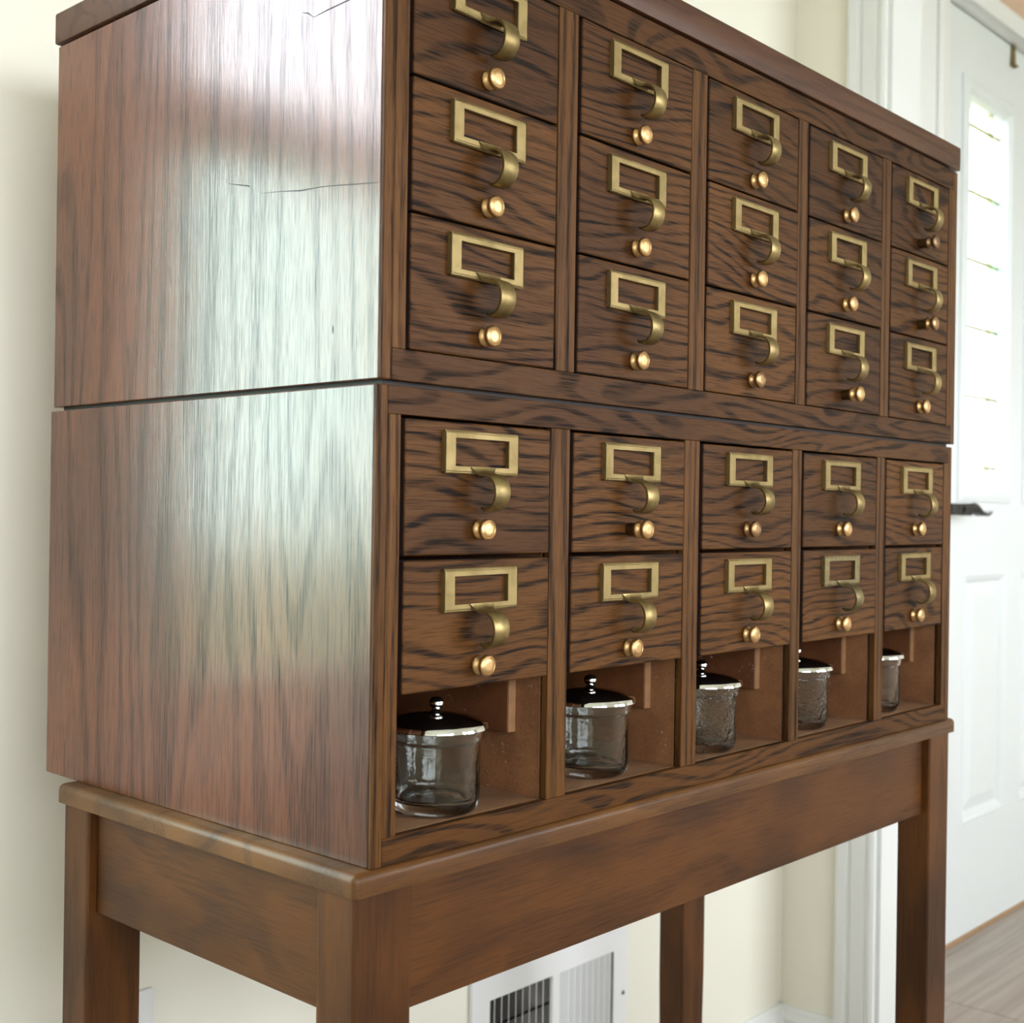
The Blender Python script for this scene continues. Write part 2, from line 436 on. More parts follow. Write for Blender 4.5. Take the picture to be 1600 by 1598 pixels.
# partition stub next to the cabinet with the head of its wide opening
YJ = 0.375                     # jamb end of the stub
bm = bmesh.new()
add_box(bm, (XP0, YJ, FZ), (XP1, YB, CZ)); add_box(bm, (XP0, -2.6, 1.42), (XP1, YJ, CZ)); add_box(bm, (XP0, YF, FZ), (XP1, -2.6, CZ))
tag(finish('wall_partition', bm, M['wall'], None, (0, 0, 0)), kind='structure')
floor = tag(box('floor', (XL - WT, YF - WT, FZ - 0.10), (XR + WT, YB + WT, FZ - 0.0015), M['grout'], None, 0), kind='structure')
tm = {}
def tile(x0, x1, y0, y1):
    k = (round(x1 - x0, 4), round(y1 - y0, 4))
    if k not in tm:
        b_ = bmesh.new(); add_box(b_, (-k[0] / 2, -k[1] / 2, -0.004), (k[0] / 2, k[1] / 2, 0.004))
        me = bpy.data.meshes.new('tile'); bmesh.ops.recalc_face_normals(b_, faces=b_.faces[:]); b_.to_mesh(me); b_.free(); me.materials.append(M['tile']); tm[k] = me
    place('tile', tm[k], floor, ((x0 + x1) / 2, (y0 + y1) / 2, FZ - 0.004))
TX, TY, G = 0.6, 0.3, 0.0025
row = 0
yy = YB
while yy > YF + 0.01:
    y0 = max(yy - TY, YF)
    xx = 1.865 - 9 * TX - (TX / 2 if row % 2 else 0)
    while xx < XR - 0.01:
        a, b_ = max(xx, XL), min(xx + TX, XR)
        if b_ - a > 0.02: tile(a + G / 2, b_ - G / 2, y0 + G / 2, yy - G / 2)
        xx += TX
    yy = y0; row += 1
tag(box('lawn', (-30, -40, FZ - 0.45), (34, 40, FZ - 0.40), M['lawn'], None, 0), kind='structure')

tag(box('shade_wall', (-2.2, -1.72, FZ), (XP0, -1.60, 0.16), M['wall'], None, 0), kind='structure')  # added low wall out of view, shades the lower back wall and floor
tag(box('shade_wall_cap', (-2.23, -1.75, 0.16), (XP0, -1.57, 0.185), M['trim'], None, 0.002), kind='structure')  # cap of the added shading wall
# baseboards
def baseboard(name, a, b_, axis, face, out):
    """profiled strip; face is the wall plane, out the direction into the room"""
    top = -0.618
    pr = [(0, FZ), (0.014, FZ), (0.014, top - 0.020), (0.010, top - 0.012), (0.008, top - 0.004), (0.005, top), (0, top)]
    pts = [(face + out * d, z) for d, z in pr]
    if axis == 'x': o = extrude_poly(name, pts, a, b_, M['trim'], None, (0, 0, 0), 'yz')
    else: o = extrude_poly(name, pts, a, b_, M['trim'], None, (0, 0, 0), 'xz')
    return tag(o, kind='structure')
baseboard('baseboard_back', XL, XP0, 'x', YB, -1)
baseboard('baseboard_partition', 0.432, YB, 'y', XP0, -1)
baseboard('baseboard_entry', XP1, 1.80, 'x', YB, -1)
baseboard('baseboard_front', XL, XR, 'x', YF, 1)
baseboard('baseboard_left', YF, YB, 'y', XL, 1)

# cased edge of the wide opening: profiled casing on the room face, flat jamb on the end of the stub
def casing_strip(name, y0, y1, x_face, out, z0, z1):
    w_ = y1 - y0
    pr = [(0, 0), (0, 0.010), (0.08, 0.013), (0.16, 0.013), (0.20, 0.010), (0.24, 0.010), (0.28, 0.013), (0.60, 0.014), (0.64, 0.011), (0.70, 0.011),
          (0.74, 0.017), (0.93, 0.019), (1.0, 0.017), (1.0, 0)]
    pts = [(x_face + out * d, y0 + t * w_) for t, d in pr]
    return tag(extrude_poly(name, pts, z0, z1, M['trim'], None, (0, 0, 0), 'xy'), kind='structure')
casing_strip('trim_1', 0.367, 0.432, XP0, -1, FZ, 1.50)
casing_strip('trim_2', 0.367, 0.432, XP1, 1, FZ, 1.50)
tag(box('trim_3', (XP0 - 0.001, YJ - 0.016, FZ), (XP1 + 0.001, YJ, 1.42), M['trim'], None, 0.001), kind='structure')
tag(box('trim_4', (XP0 - 0.001, -2.6, 1.404), (XP1 + 0.001, YJ, 1.42), M['trim'], None, 0.001), kind='structure')

# ------------------------------------------------------------------ windows
def window(name, rect, yin, out):
    """out = +1 when outdoors lies on +y"""
    x0, x1, z0, z1 = rect
    e = tag(empty(name, ((x0 + x1) / 2, yin, z0)), kind='structure')
    ring_frame('casing', rect, [(0, 0, yin - out * 0.0), (0, 0, yin - out * 0.016), (0.07, 0.07, yin - out * 0.018), (0.07, 0.07, yin)], M['trim'], e)
    ring_frame('window_frame', rect, [(0, 0, yin), (-0.035, -0.035, yin), (-0.035, -0.035, yin + out * WT), (0, 0, yin + out * WT)], M['trim'], e)
    zm = (z0 + z1) / 2
    n = max(1, round((x1 - x0) / 0.9))
    for k in range(n):
        a = x0 + 0.035 + (x1 - x0 - 0.07) * k / n; b_ = x0 + 0.035 + (x1 - x0 - 0.07) * (k + 1) / n
        for lo, hi, yo, pm in ((z0 + 0.035, zm + 0.03, 0.05, 'pane_low'), (zm - 0.03, z1 - 0.035, 0.085, 'pane')):
            y_ = yin + out * yo
            s = ring_frame('sash', (a + 0.04, b_ - 0.04, lo + 0.05, hi - 0.05), [(0, 0, y_), (0.04, 0.05, y_), (0.04, 0.05, y_ + out * 0.03), (0, 0, y_ + out * 0.03)], M['trim'], e)
            box('pane', (a + 0.036, min(y_ + out * 0.013, y_ + out * 0.017), lo + 0.036), (b_ - 0.036, max(y_ + out * 0.013, y_ + out * 0.017), hi - 0.036), M[pm if name == 'window_1' else 'pane'], s, 0)
    box('window_sill', (x0 - 0.08, min(yin - out * 0.05, yin), z0 - 0.02), (x1 + 0.08, max(yin - out * 0.05, yin), z0 + 0.004), M['trim'], e, 0.003)
    return e
window('window_1', WIN_B, YB, 1)
window('window_2', WIN_F1, YF, -1)
window('fill_window', WIN_F2, YF, -1)

# ------------------------------------------------------------------ entry door
dx0, dx1, dz0, dz1 = DOOR[0], DOOR[1], DOOR[2] + 0.007, DOOR[3]
YD = 0.565                     # room face of the leaf
LITES = [(2.200, 2.435, 0.286, 1.160), (2.570, 2.805, 0.286, 1.160)]
PANELS = [(2.222, 2.452, -0.452, 0.094), (2.553, 2.783, -0.452, 0.094)]
door = tag(empty('door_1', ((dx0 + dx1) / 2, YD, FZ)), 'white entry door with leaded glass lites and raised panels', kind='structure')
bm = bmesh.new()
holed_plate(bm, dx0, dx1, dz0, dz1, YD, YD + 0.044, LITES + PANELS)
finish('door_leaf', bm, M['door'], door, (0, 0, 0))
for r in PANELS:
    p_ = ring_frame('panel_moulding', r, [(0.004, 0.004, YD + 0.030), (0.004, 0.004, YD - 0.001), (0.0, 0.0, YD - 0.003), (-0.010, -0.010, YD + 0.001), (-0.018, -0.018, YD + 0.010), (-0.018, -0.018, YD + 0.030)], M['door'], door)
    f_ = ring_frame('door_panel', (r[0] + 0.016, r[1] - 0.016, r[2] + 0.016, r[3] - 0.016), [(0, 0, YD + 0.030), (0, 0, YD + 0.011), (-0.030, -0.030, YD + 0.003), (-0.032, -0.032, YD + 0.002), (-0.10, -0.10, YD + 0.002), (-0.10, -0.10, YD + 0.030)], M['door'], door)
    box('door_field', (r[0] + 0.060, YD + 0.0019, r[2] + 0.060), (r[1] - 0.060, YD + 0.03, r[3] - 0.060), M['door'], door, 0)
for li, r in enumerate(LITES):
    fr_ = ring_frame('lite_frame', r, [(0.030, 0.030, YD), (0.028, 0.028, YD - 0.006), (0.016, 0.016, YD - 0.010), (0.004, 0.004, YD - 0.010), (-0.006, -0.006, YD - 0.002), (-0.010, -0.010, YD + 0.012), (-0.010, -0.010, YD + 0.034), (0.0, 0.0, YD + 0.044)], M['door'], door)
    a, b_, c_, d_ = r[0] + 0.010, r[1] - 0.010, r[2] + 0.010, r[3] - 0.010
    xs = [a, a + 0.045, b_ - 0.045, b_]
    zs = [c_, 0.3366, 0.4955, 0.6515, 0.803, 0.955, 1.1035, d_]
    cw = 0.0032
    for x in xs[1:3]: box('came', (x - cw, YD + 0.017, c_), (x + cw, YD + 0.025, d_), M['came'], fr_, 0)
    for z in zs[1:-1]: box('came', (a, YD + 0.0165, z - cw), (b_, YD + 0.0255, z + cw), M['came'], fr_, 0)
    for i in range(3):
        for j in range(7):
            mt = M['pane']
            if i == 2 - 2 * li and j in (3, 4): mt = M['pane_green']
            box('pane', (xs[i] + 0.001, YD + 0.0195, zs[j] + 0.001), (xs[i + 1] - 0.001, YD + 0.0225, zs[j + 1] - 0.001), mt, fr_, 0)
    # small coloured petals in the middle of the design
    xm = (xs[1] + xs[2]) / 2
    for (ox, oz, w_, h_, mt) in ((-0.018, 0.905, 0.016, 0.040, 'pane_amber'), (0.012, 0.900, 0.014, 0.034, 'pane_amber'), (-0.006, 0.860, 0.012, 0.036, 'pane_green'),
                                 (-0.012, 0.690, 0.010, 0.070, 'pane_amber'), (0.014, 0.685, 0.008, 0.055, 'pane_amber')):
        extrude_poly('petal', [(0, -h_ / 2), (w_ / 2, 0), (w_ * 0.2, h_ / 2), (-w_ * 0.2, h_ / 2), (-w_ / 2, 0)], -0.0012, 0.0012, M[mt], fr_, (xm + ox, YD + 0.0180, oz))
# lever handle
hd = empty('door_handle', (2.06, YD, 0.239), door)
place('rose', lathe_mesh('rose', [(0, 0.010), (0.022, 0.010), (0.027, 0.006), (0.028, 0.0), (0, 0)], M['black'], 32, 'y'), hd, (2.06, YD, 0.239))
place('neck', lathe_mesh('neck', [(0, 0), (0.011, 0.0), (0.010, 0.03), (0.010, 0.062), (0.006, 0.066), (0, 0.066)], M['black'], 24, 'y'), hd, (2.06, YD, 0.239))
extrude_poly('lever', [(-0.060, -0.012), (0.040, -0.013), (0.046, -0.006), (0.052, 0.004), (0.060, 0.002), (0.075, -0.006), (0.100, -0.013), (0.130, -0.013), (0.146, -0.008), (0.152, -0.001),
                       (0.145, -0.004), (0.130, -0.008), (0.105, -0.004), (0.085, 0.006), (0.068, 0.013), (0.050, 0.015), (0.030, 0.013), (-0.060, 0.012)], -0.010, 0.010, M['black'], hd, (2.06, YD - 0.056, 0.239), bevel=0.0012)
# frame, casing and threshold of the door
tag(ring_frame('trim_5', (DOOR[0] - 0.003, DOOR[1] + 0.003, FZ - 0.2, DOOR[3] + 0.004), [(0.0, 0.0, YB + 0.004), (0.0, 0.0, YB + WT), (0.018, 0.018, YB + WT), (0.018, 0.018, YB + 0.004)], M['trim'], None), kind='structure')
tag(ring_frame('trim_6', (DOOR[0] - 0.006, DOOR[1] + 0.006, FZ - 0.2, DOOR[3] + 0.006), [(0.0, 0.0, YB + 0.003), (0.0, 0.0, YB - 0.012), (0.012, 0.012, YB - 0.014), (0.040, 0.030, YB - 0.018), (0.057, 0.038, YB - 0.016), (0.057, 0.038, YB + 0.003)], M['trim'], None), kind='structure')
tag(box('trim_8', (1.80, YB - 0.010, FZ), (1.9668, YB + 0.002, 1.50), M['trim'], None, 0.001), kind='structure')
tag(box('trim_7', (DOOR[0], YB + 0.0005, FZ - 0.003), (DOOR[1], YB + WT, FZ), M['tile'], None, 0), kind='structure')
tag(box('trim_9', (DOOR[0], YD - 0.004, FZ), (DOOR[1], YD + 0.06, FZ + 0.0055), M['threshold'], None, 0.001), kind='structure')

# wreath hanger over the top of the door
wh = empty('wreath_hanger', (2.449, YD - 0.001, 1.275))
tag(wh, 'small brass wreath hanger strap hooked over the door top', 'door hanger')
extrude_poly('strap', [(-0.013, 0.0), (-0.0085, 0.0495), (0.0085, 0.0495), (0.013, 0.0)], -0.004, 0.0, M['brass'], wh, (2.449, YD - 0.0005, 1.276))
box('top_bend', (2.441, YD - 0.0027, 1.3235), (2.457, YD + 0.048, 1.3255), M['brass'], wh, 0)
box('back_lip', (2.441, YD + 0.0455, 1.300), (2.457, YD + 0.048, 1.3235), M['brass'], wh, 0)
box('hook', (2.440, YD - 0.012, 1.2755), (2.458, YD - 0.0005, 1.2785), M['brass'], wh, 0)

# ------------------------------------------------------------------ wall grille low behind the table
gv = empty('wall_vent', (0.8075, YB, -0.635))
tag(gv, 'white metal wall register with two banks of vertical louvres under the table', 'vent')
GR = (0.645, 0.970, -0.632, -0.374)
BANKS = [(0.679, 0.803, -0.590, -0.4115, 1), (0.818, 0.938, -0.590, -0.4115, -1)]
bm = bmesh.new(); holed_plate(bm, GR[0], GR[1], GR[2], GR[3], YB - 0.0075, YB - 0.001, [b_[:4] for b_ in BANKS])
fr_ = finish('frame', bm, M['vent'], gv, (0, 0, 0))
bv = fr_.modifiers.new('bevel', 'BEVEL'); bv.width = 0.0015; bv.segments = 2; bv.limit_method = 'ANGLE'
for x0, x1, z0, z1, sg in BANKS:
    n = 9
    p_ = (x1 - x0) / n
    me = None
    for k in range(n + 1):
        if k == 0 or k == n: continue
        xc = x0 + p_ * k
        dx_ = (0.0085 if sg > 0 else 0.0075) * 0.74; dy_ = (0.0085 if sg > 0 else 0.0085) * 0.67
        if me is None:
            b2 = bmesh.new(); t_ = 0.0006
            pts = [(-dx_ * sg - t_, -dy_), (-dx_ * sg + t_, -dy_), (dx_ * sg + t_, dy_), (dx_ * sg - t_, dy_)]
            A = [b2.verts.new((a, b_, z0)) for a, b_ in pts]; B = [b2.verts.new((a, b_, z1)) for a, b_ in pts]
            b2.faces.new(A); b2.faces.new(B)
            for q in range(4): b2.faces.new([A[q], A[(q + 1) % 4], B[(q + 1) % 4], B[q]])
            bmesh.ops.recalc_face_normals(b2, faces=b2.faces[:])
            me = bpy.data.meshes.new('louvre'); b2.to_mesh(me); b2.free(); me.materials.append(M['vent'])
        place('louvre', me, gv, (xc, YB - 0.004 + dy_ * 0.4, 0))
for k in range(4):
    zc = -0.45 - 0.042 * k
    o = extrude_poly('damper_blade', [(-0.010, -0.013), (-0.008, -0.0145), (0.010, 0.013), (0.008, 0.0145)], 0.674, 0.941, M['vent_grey'], gv, (0, YB + 0.036, zc), 'yz')
box('duct', (0.6725, YB + 0.075, -0.5995), (0.9425, YB + 0.130, -0.4055), M['void'], gv, 0)
sm = lathe_mesh('screw', [(0, 0.0022), (0.0022, 0.0018), (0.0034, 0.0), (0, 0)], M['vent_grey'], 16, 'y')
for x in (0.6545, 0.9605):
    place('screw', sm, gv, (x, YB - 0.0075, -0.476))

# wall outlet behind the back leg
ow = empty('wall_outlet', (0.1505, YB, -0.377))
tag(ow, 'white outlet plate on the wall beside the back table leg', 'outlet')
box('plate', (0.1155, YB - 0.006, -0.377), (0.1855, YB, -0.262), M['plastic'], ow, 0.0025, 2)
for zc in (-0.300, -0.339):
    rc = box('receptacle', (0.134, YB - 0.008, zc - 0.014), (0.167, YB - 0.004, zc + 0.014), M['plastic'], ow, 0.001)
    for xs_ in (0.144, 0.157): box('slot', (xs_ - 0.001, YB - 0.0085, zc - 0.003), (xs_ + 0.001, YB - 0.006, zc + 0.005), M['void'], rc, 0)

# ------------------------------------------------------------------ the table
W, D = 0.84, 0.407
TB = 0.362
tb = empty('console_table', (0.42, 0.18, FZ))
tag(tb, 'brown stained wooden table with square legs holding up the drawer cabinets', 'table')
def edge_top(name, lo, hi, mat, parent):
    c = tuple((a + b) / 2 for a, b in zip(lo, hi))
    bm = bmesh.new(); add_box(bm, lo, hi, c)
    bmesh.ops.recalc_face_normals(bm, faces=bm.faces[:])
    tops = [e for e in bm.edges if all(v.co.z > 0 for v in e.verts)]
    vert = [e for e in bm.edges if abs(e.verts[0].co.z - e.verts[1].co.z) > 0.005]
    bmesh.ops.bevel(bm, geom=tops + vert, offset=0.0055, segments=4, profile=0.5, affect='EDGES')
    return finish(name, bm, mat, parent, c, True, 50)
edge_top('tabletop', (-0.0145, -0.0030, -0.0148), (W + 0.0135, TB, 0.0), M['tab_top'], tb)
LX = ((-0.0125, 0.0355), (0.7955, 0.8435)); LY = ((0.0, 0.0365), (0.316, 0.3525))
for lx in LX:
    for ly in LY:
        cx_, cy_ = (lx[0] + lx[1]) / 2, (ly[0] + ly[1]) / 2
        b2 = bmesh.new()
        hx, hy = (lx[1] - lx[0]) / 2, (ly[1] - ly[0]) / 2
        rings = []
        for z, s in ((-0.0150, 1.0), (-0.36, 1.0), (FZ, 0.80)):
            rings.append([b2.verts.new((sx * hx * s, sy * hy * s, z - (-0.36))) for sx, sy in ((-1, -1), (1, -1), (1, 1), (-1, 1))])
        for A, B in zip(rings, rings[1:]):
            for q in range(4): b2.faces.new([A[q], A[(q + 1) % 4], B[(q + 1) % 4], B[q]])
        b2.faces.new(rings[0]); b2.faces.new(rings[-1])
        bmesh.ops.recalc_face_normals(b2, faces=b2.faces[:])
        vert = [e for e in b2.edges if abs(e.verts[0].co.z - e.verts[1].co.z) > 0.05]
        bmesh.ops.bevel(b2, geom=vert, offset=0.0022, segments=2, profile=0.5, affect='EDGES')
        finish('leg', b2, M['tab_z'], tb, (cx_, cy_, -0.36))
AB = -0.0985
box('apron', (LX[0][1], 0.0085, AB), (LX[1][0], 0.0265, -0.0150), M['tab_x'], tb, 0.0008)
box('apron', (LX[0][1], 0.330, AB), (LX[1][0], 0.348, -0.0150), M['tab_x'], tb, 0.0008)
box('apron', (-0.0045, LY[0][1], AB + 0.003), (0.0135, LY[1][0], -0.0150), M['tab_y'], tb, 0.0008)
box('apron', (0.8175, LY[0][1], AB + 0.003), (0.8355, LY[1][0], -0.0150), M['tab_y'], tb, 0.0008)

# ------------------------------------------------------------------ drawer hardware (shared meshes)
def knob_mesh(name, mat, seg=28):
    return lathe_mesh(name, [(0, 0), (0.0062, 0), (0.0069, 0.0010), (0.0067, 0.0024), (0.0052, 0.0036), (0.0043, 0.0048), (0.0044, 0.0058), (0.0062, 0.0066),
                             (0.0071, 0.0074), (0.0072, 0.0092), (0.0066, 0.0102), (0.0056, 0.0105), (0.0053, 0.0102), (0.0048, 0.0106), (0.0025, 0.0107), (0, 0.0107)], mat, seg, 'y', angle=50)
KN = {k: knob_mesh('knob', M[k]) for k in ('knob', 'knob_dull', 'knob_dark')}
SH = lathe_mesh('shank', [(0, -0.004), (0.0052, -0.004), (0.0052, 0.0088), (0, 0.0088)], M['shank'], 24, 'y')

PH_W, PH_H = 0.0700, 0.0285      # label holder outer size
def holder_mesh(mat):
    bm = bmesh.new(); loops = []
    iu, iv = 0.0255, 0.0090; ou, ov = PH_W / 2, PH_H / 2
    prof = [(iu, iv, 0.0), (iu, iv, -0.0032), (iu + 0.0003, iv + 0.0003, -0.0036), (ou - 0.0008, ov - 0.0008, -0.0036), (ou - 0.0002, ov - 0.0002, -0.0033), (ou, ov, -0.0027), (ou, ov, 0.0)]
    for u, v, y in prof:
        loops.append([bm.verts.new((a * u, y, b * v)) for a, b in ((-1, -1), (1, -1), (1, 1), (-1, 1))])
    for i in range(len(loops)):
        A, B = loops[i], loops[(i + 1) % len(loops)]
        for k in range(4): bm.faces.new([A[k], A[(k + 1) % 4], B[(k + 1) % 4], B[k]])
    bmesh.ops.recalc_face_normals(bm, faces=bm.faces[:])
    corner = [e for e in bm.edges if all(abs(abs(v.co.x) - ou) < 0.002 for v in e.verts) and all(abs(abs(v.co.z) - ov) < 0.002 for v in e.verts) and (e.verts[0].co - e.verts[1].co).length > 1e-5
              and abs(e.verts[0].co.x) == abs(e.verts[1].co.x) and e.verts[0].co.z == e.verts[1].co.z]
    if corner: bmesh.ops.bevel(bm, geom=corner, offset=0.0012, segments=2, affect='EDGES')
    me = bpy.data.meshes.new('label_holder'); bm.to_mesh(me); bm.free(); me.materials.append(mat); return me

def pull_mesh(mat):
    """bent strap: springs from the lower bar of the holder, swings out and curls back under"""
    path = [(-0.0036, 0.0046, 0.0120), (-0.0042, 0.0030, 0.0105), (-0.0056, 0.0012, 0.0088), (-0.0080, 0.0000, 0.0078)]
    cy_, cz_, ry, rz = -0.0115, -0.0118, 0.0100, 0.0114
    for k in range(0, 17):
        t = math.radians(95 + (305 - 95) * k / 16)
        hw = 0.0074 - 0.0010 * k / 16
        if k > 13: hw *= (0.97, 0.86, 0.62)[k - 14]
        path.append((cy_ + ry * math.cos(t), cz_ + rz * math.sin(t), hw))
    bm = bmesh.new(); secs = []
    th = 0.0008
    for i, (y, z, hw) in enumerate(path):
        a = path[max(i - 1, 0)]; b = path[min(i + 1, len(path) - 1)]
        ty, tz = b[0] - a[0], b[1] - a[1]; L = math.hypot(ty, tz); ny, nz = -tz / L, ty / L
        if ny > 0 and i < 10: pass
        ring = []
        for (u, s) in ((-1, 1), (-0.92, 1.25), (0, 1.75), (0.92, 1.25), (1, 1), (1, -1), (0, -0.4), (-1, -1)):
            ring.append(bm.verts.new((u * hw, y - ny * th * s, z - nz * th * s)))
        secs.append(ring)
    n = len(secs[0])
    for A, B in zip(secs, secs[1:]):
        for k in range(n): bm.faces.new([A[k], A[(k + 1) % n], B[(k + 1) % n], B[k]])
    bm.faces.new(secs[0]); bm.faces.new(secs[-1])
    bmesh.ops.recalc_face_normals(bm, faces=bm.faces[:])
    me = bpy.data.meshes.new('finger_pull'); bm.to_mesh(me); bm.free(); me.materials.append(mat); me.shade_smooth()
    try: me.set_sharp_from_angle(angle=math.radians(50))
    except Exception: pass
    return me
HM = {k: holder_mesh(M[k]) for k in ('brass', 'brass_dull')}
PM = {'brass': pull_mesh(M['brass_pull']), 'brass_dull': pull_mesh(M['brass_dull'])}

def drawer(parent, x0, x1, z0, z1, oy, gl=0.0040, gr=0.0009, gt=0.0008, gb=0.0008, knob='knob', out=False, holder='brass', tilt=0.0):
    a, b_, c_, d_ = x0 + gl, x1 - gr, z0 + gb, z1 - gt
    push = random.uniform(-0.0006, 0.0006)
    yf = oy + 0.0002 + push
    cx_, cz_ = (a + b_) / 2, (c_ + d_) / 2
    bm = bmesh.new()
    vs = add_box(bm, (a, yf, c_), (b_, yf + 0.018, d_), (cx_, yf, cz_))
    bmesh.ops.recalc_face_normals(bm, faces=bm.faces[:])
    bmesh.ops.bevel(bm, geom=bm.edges[:], offset=0.0011, segments=2, profile=0.5, affect='EDGES')
    add_box(bm, (a + 0.004, yf + 0.018, c_ + 0.003), (b_ - 0.004, yf + 0.34, d_ - 0.010), (cx_, yf, cz_))
    bmesh.ops.recalc_face_normals(bm, faces=bm.faces[:])
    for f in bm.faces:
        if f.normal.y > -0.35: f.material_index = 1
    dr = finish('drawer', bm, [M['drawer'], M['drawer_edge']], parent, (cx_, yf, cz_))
    xc = (x0 + x1) / 2 - 0.0005 + random.uniform(-0.0008, 0.0008)
    zt = z1 - 0.0072
    h = place('label_holder', HM[holder], dr, (xc, yf, zt - PH_H / 2)); h.rotation_euler[1] = tilt
    p_ = place('finger_pull', PM[holder], dr, (xc, yf, zt - PH_H)); p_.rotation_euler[1] = tilt * 0.5
    zk = zt - 0.0648
    xk = xc - 0.0005 + random.uniform(-0.001, 0.001)
    if out:
        place('shank', SH, dr, (xk, yf, zk)); place('knob', KN[knob], dr, (xk, yf - 0.0085, zk))
    else:
        place('knob', KN[knob], dr, (xk, yf, zk))
    return dr

COLS = [(0.0200, 0.1640), (0.1850, 0.3292), (0.3502, 0.4982), (0.5146, 0.6632), (0.6806, 0.8200)]

def unit(name, label, ox, oy, zb, zt, rail_b, rail_t, rows, special, open_floor=None):
    e = empty(name, (ox + W / 2, oy + D / 2, zb)); tag(e, label, 'cabinet', 'stacked card catalogue cabinets')
    P = lambda lo, hi: ((lo[0] + ox, lo[1] + oy, lo[2]), (hi[0] + ox, hi[1] + oy, hi[2]))
    def B(nm, lo, hi, mat, bevel=0.0006, par=e): return box(nm, *P(lo, hi), mat, par, bevel)
    lp = B('side_panel', (0, 0.0030, zb), (0.009, D, zt), M['panel'], 0.0007)
    B('side_panel', (W - 0.009, 0.0030, zb), (W, D, zt), M['panel'], 0.0007)
    B('edge_strip', (0, 0, zb), (0.009, 0.0031, zt), M['stile'], 0.0007)
    B('edge_strip', (W - 0.009, 0, zb), (W, 0.0031, zt), M['stile'], 0.0007)
    B('rail', (0.009, 0.0, rail_t), (W - 0.009, 0.022, zt), M['rail'], 0.0004)
    B('rail', (0.009, 0.0, zb), (W - 0.009, 0.0065, rail_b), M['rail'], 0.0004)
    B('stile', (0.009, 0, rail_b), (0.020, 0.006, rail_t), M['stile'], 0.0004)
    B('stile', (W - 0.020, 0, rail_b), (W - 0.009, 0.006, rail_t), M['stile'], 0.0004)
    for (a0, a1), (b0, b1) in zip(COLS, COLS[1:]):
        B('stile', (a1, 0, rail_b), (b0, 0.006, rail_t), M['stile'], 0.0005)
        B('partition', (a1 + 0.0022, 0.0092, rail_b - 0.002), (b0 - 0.0022, D - 0.008, rail_t + 0.004), M['inside'], 0.0003)
    B('liner', (0.0092, 0.0092, rail_b - 0.002), (0.0180, D - 0.008, rail_t + 0.004), M['inside'], 0.0003)
    B('liner', (W - 0.0180, 0.0092, rail_b - 0.002), (W - 0.0092, D - 0.008, rail_t + 0.004), M['inside'], 0.0003)
    B('bottom_board', (0.0092, 0.0075, zb + 0.001), (W - 0.0092, D - 0.008, rail_b - 0.0003), M['floorboard'], 0.0003)
    B('top_board', (0.0092, 0.022, rail_t + 0.004), (W - 0.0092, D - 0.008, zt - 0.001), M['inside'], 0.0003)
    B('back_panel', (0.0092, D - 0.008, zb), (W - 0.0092, D, zt), M['inside'], 0.0003)
    for r, (z0, z1) in enumerate(rows):
        for c, (x0, x1) in enumerate(COLS):
            kw = dict(special.get((c, r), {}))
            drawer(e, x0 + ox, x1 + ox, z0, z1, oy, **kw)
    if open_floor is not None:
        z0, z1 = open_floor
        for c, (x0, x1) in enumerate(COLS):
            xr = x1 + 0.0022 if c < 4 else W - 0.0180
            xl = x0 - 0.0022 if c > 0 else 0.0180
            for lo, hi in ((xr - 0.0075, xr), (xl, xl + 0.0075)):
                rn = B('drawer_runner', (lo, 0.0335, z0 + 0.0440), (hi, D - 0.02, z1 - 0.001), M['runner'], 0.0003)
                B('end_strip', (lo + 0.0002, 0.0325, z0 + 0.0442), (hi - 0.0002, 0.0337, z1 - 0.0012), M['endgrain'], 0, rn)
    return e, lp

# lower cabinet: two rows of drawers above an open row
G2 = dict(gt=0.0018, gb=0.0013, gl=0.0040)
sp = {(c, r): dict(G2) for c in range(5) for r in range(2)}
sp[(2, 0)].update(knob='knob_dull'); sp[(1, 0)].update(out=True); sp[(3, 1)].update(holder='brass_dull'); sp[(0, 1)].update(tilt=-0.012); sp[(3, 0)].update(gl=0.0050); sp[(4, 1)].update(gl=0.0050); sp[(3, 1)].update(gl=0.0060); sp[(2, 0)].update(gl=0.0050); sp[(2, 1)].update(gl=0.0050)
lower, lp1 = unit('card_catalog', 'lower wooden card catalogue cabinet with two drawer rows above an open row', 0.0, 0.0, 0.0, 0.299, 0.0175, 0.2812,
                  [(0.1912, 0.2812), (0.1040, 0.1912)], sp, (0.0175, 0.1040))
# upper cabinet: three rows of drawers
sp = {(4, 0): dict(knob='knob_dark', out=True), (4, 1): dict(knob='knob_dull', out=True), (2, 2): dict(knob='knob_dull'), (3, 2): dict(out=True), (0, 0): dict(tilt=0.01), (3, 1): dict(tilt=-0.012)}
UX, UY = 0.0014, -0.0016
upper, lp2 = unit('card_catalog', 'upper wooden card catalogue cabinet with three full rows of brass fitted drawers', UX, UY, 0.3022, 0.6014, 0.3219, 0.5800,
                  [(0.4954, 0.5800), (0.4093, 0.4954), (0.3219, 0.4093)], sp)
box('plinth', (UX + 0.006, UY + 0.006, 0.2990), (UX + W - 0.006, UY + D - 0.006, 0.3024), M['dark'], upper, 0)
# cap
ct = empty('cabinet_top', (UX + W / 2, UY + D / 2, 0.6014))
tag(ct, 'dark brown flat wooden top lying on the upper cabinet', 'cabinet top')
box('top_board', (UX - 0.0025, UY - 0.0025, 0.6030), (UX + W + 0.0025, UY + D + 0.0025, 0.6288), M['slab'], ct, 0.0018, 2)
box('underside_batten', (UX + 0.006, UY + 0.006, 0.6014), (UX + W - 0.006, UY + D - 0.006, 0.6031), M['dark'], ct, 0)

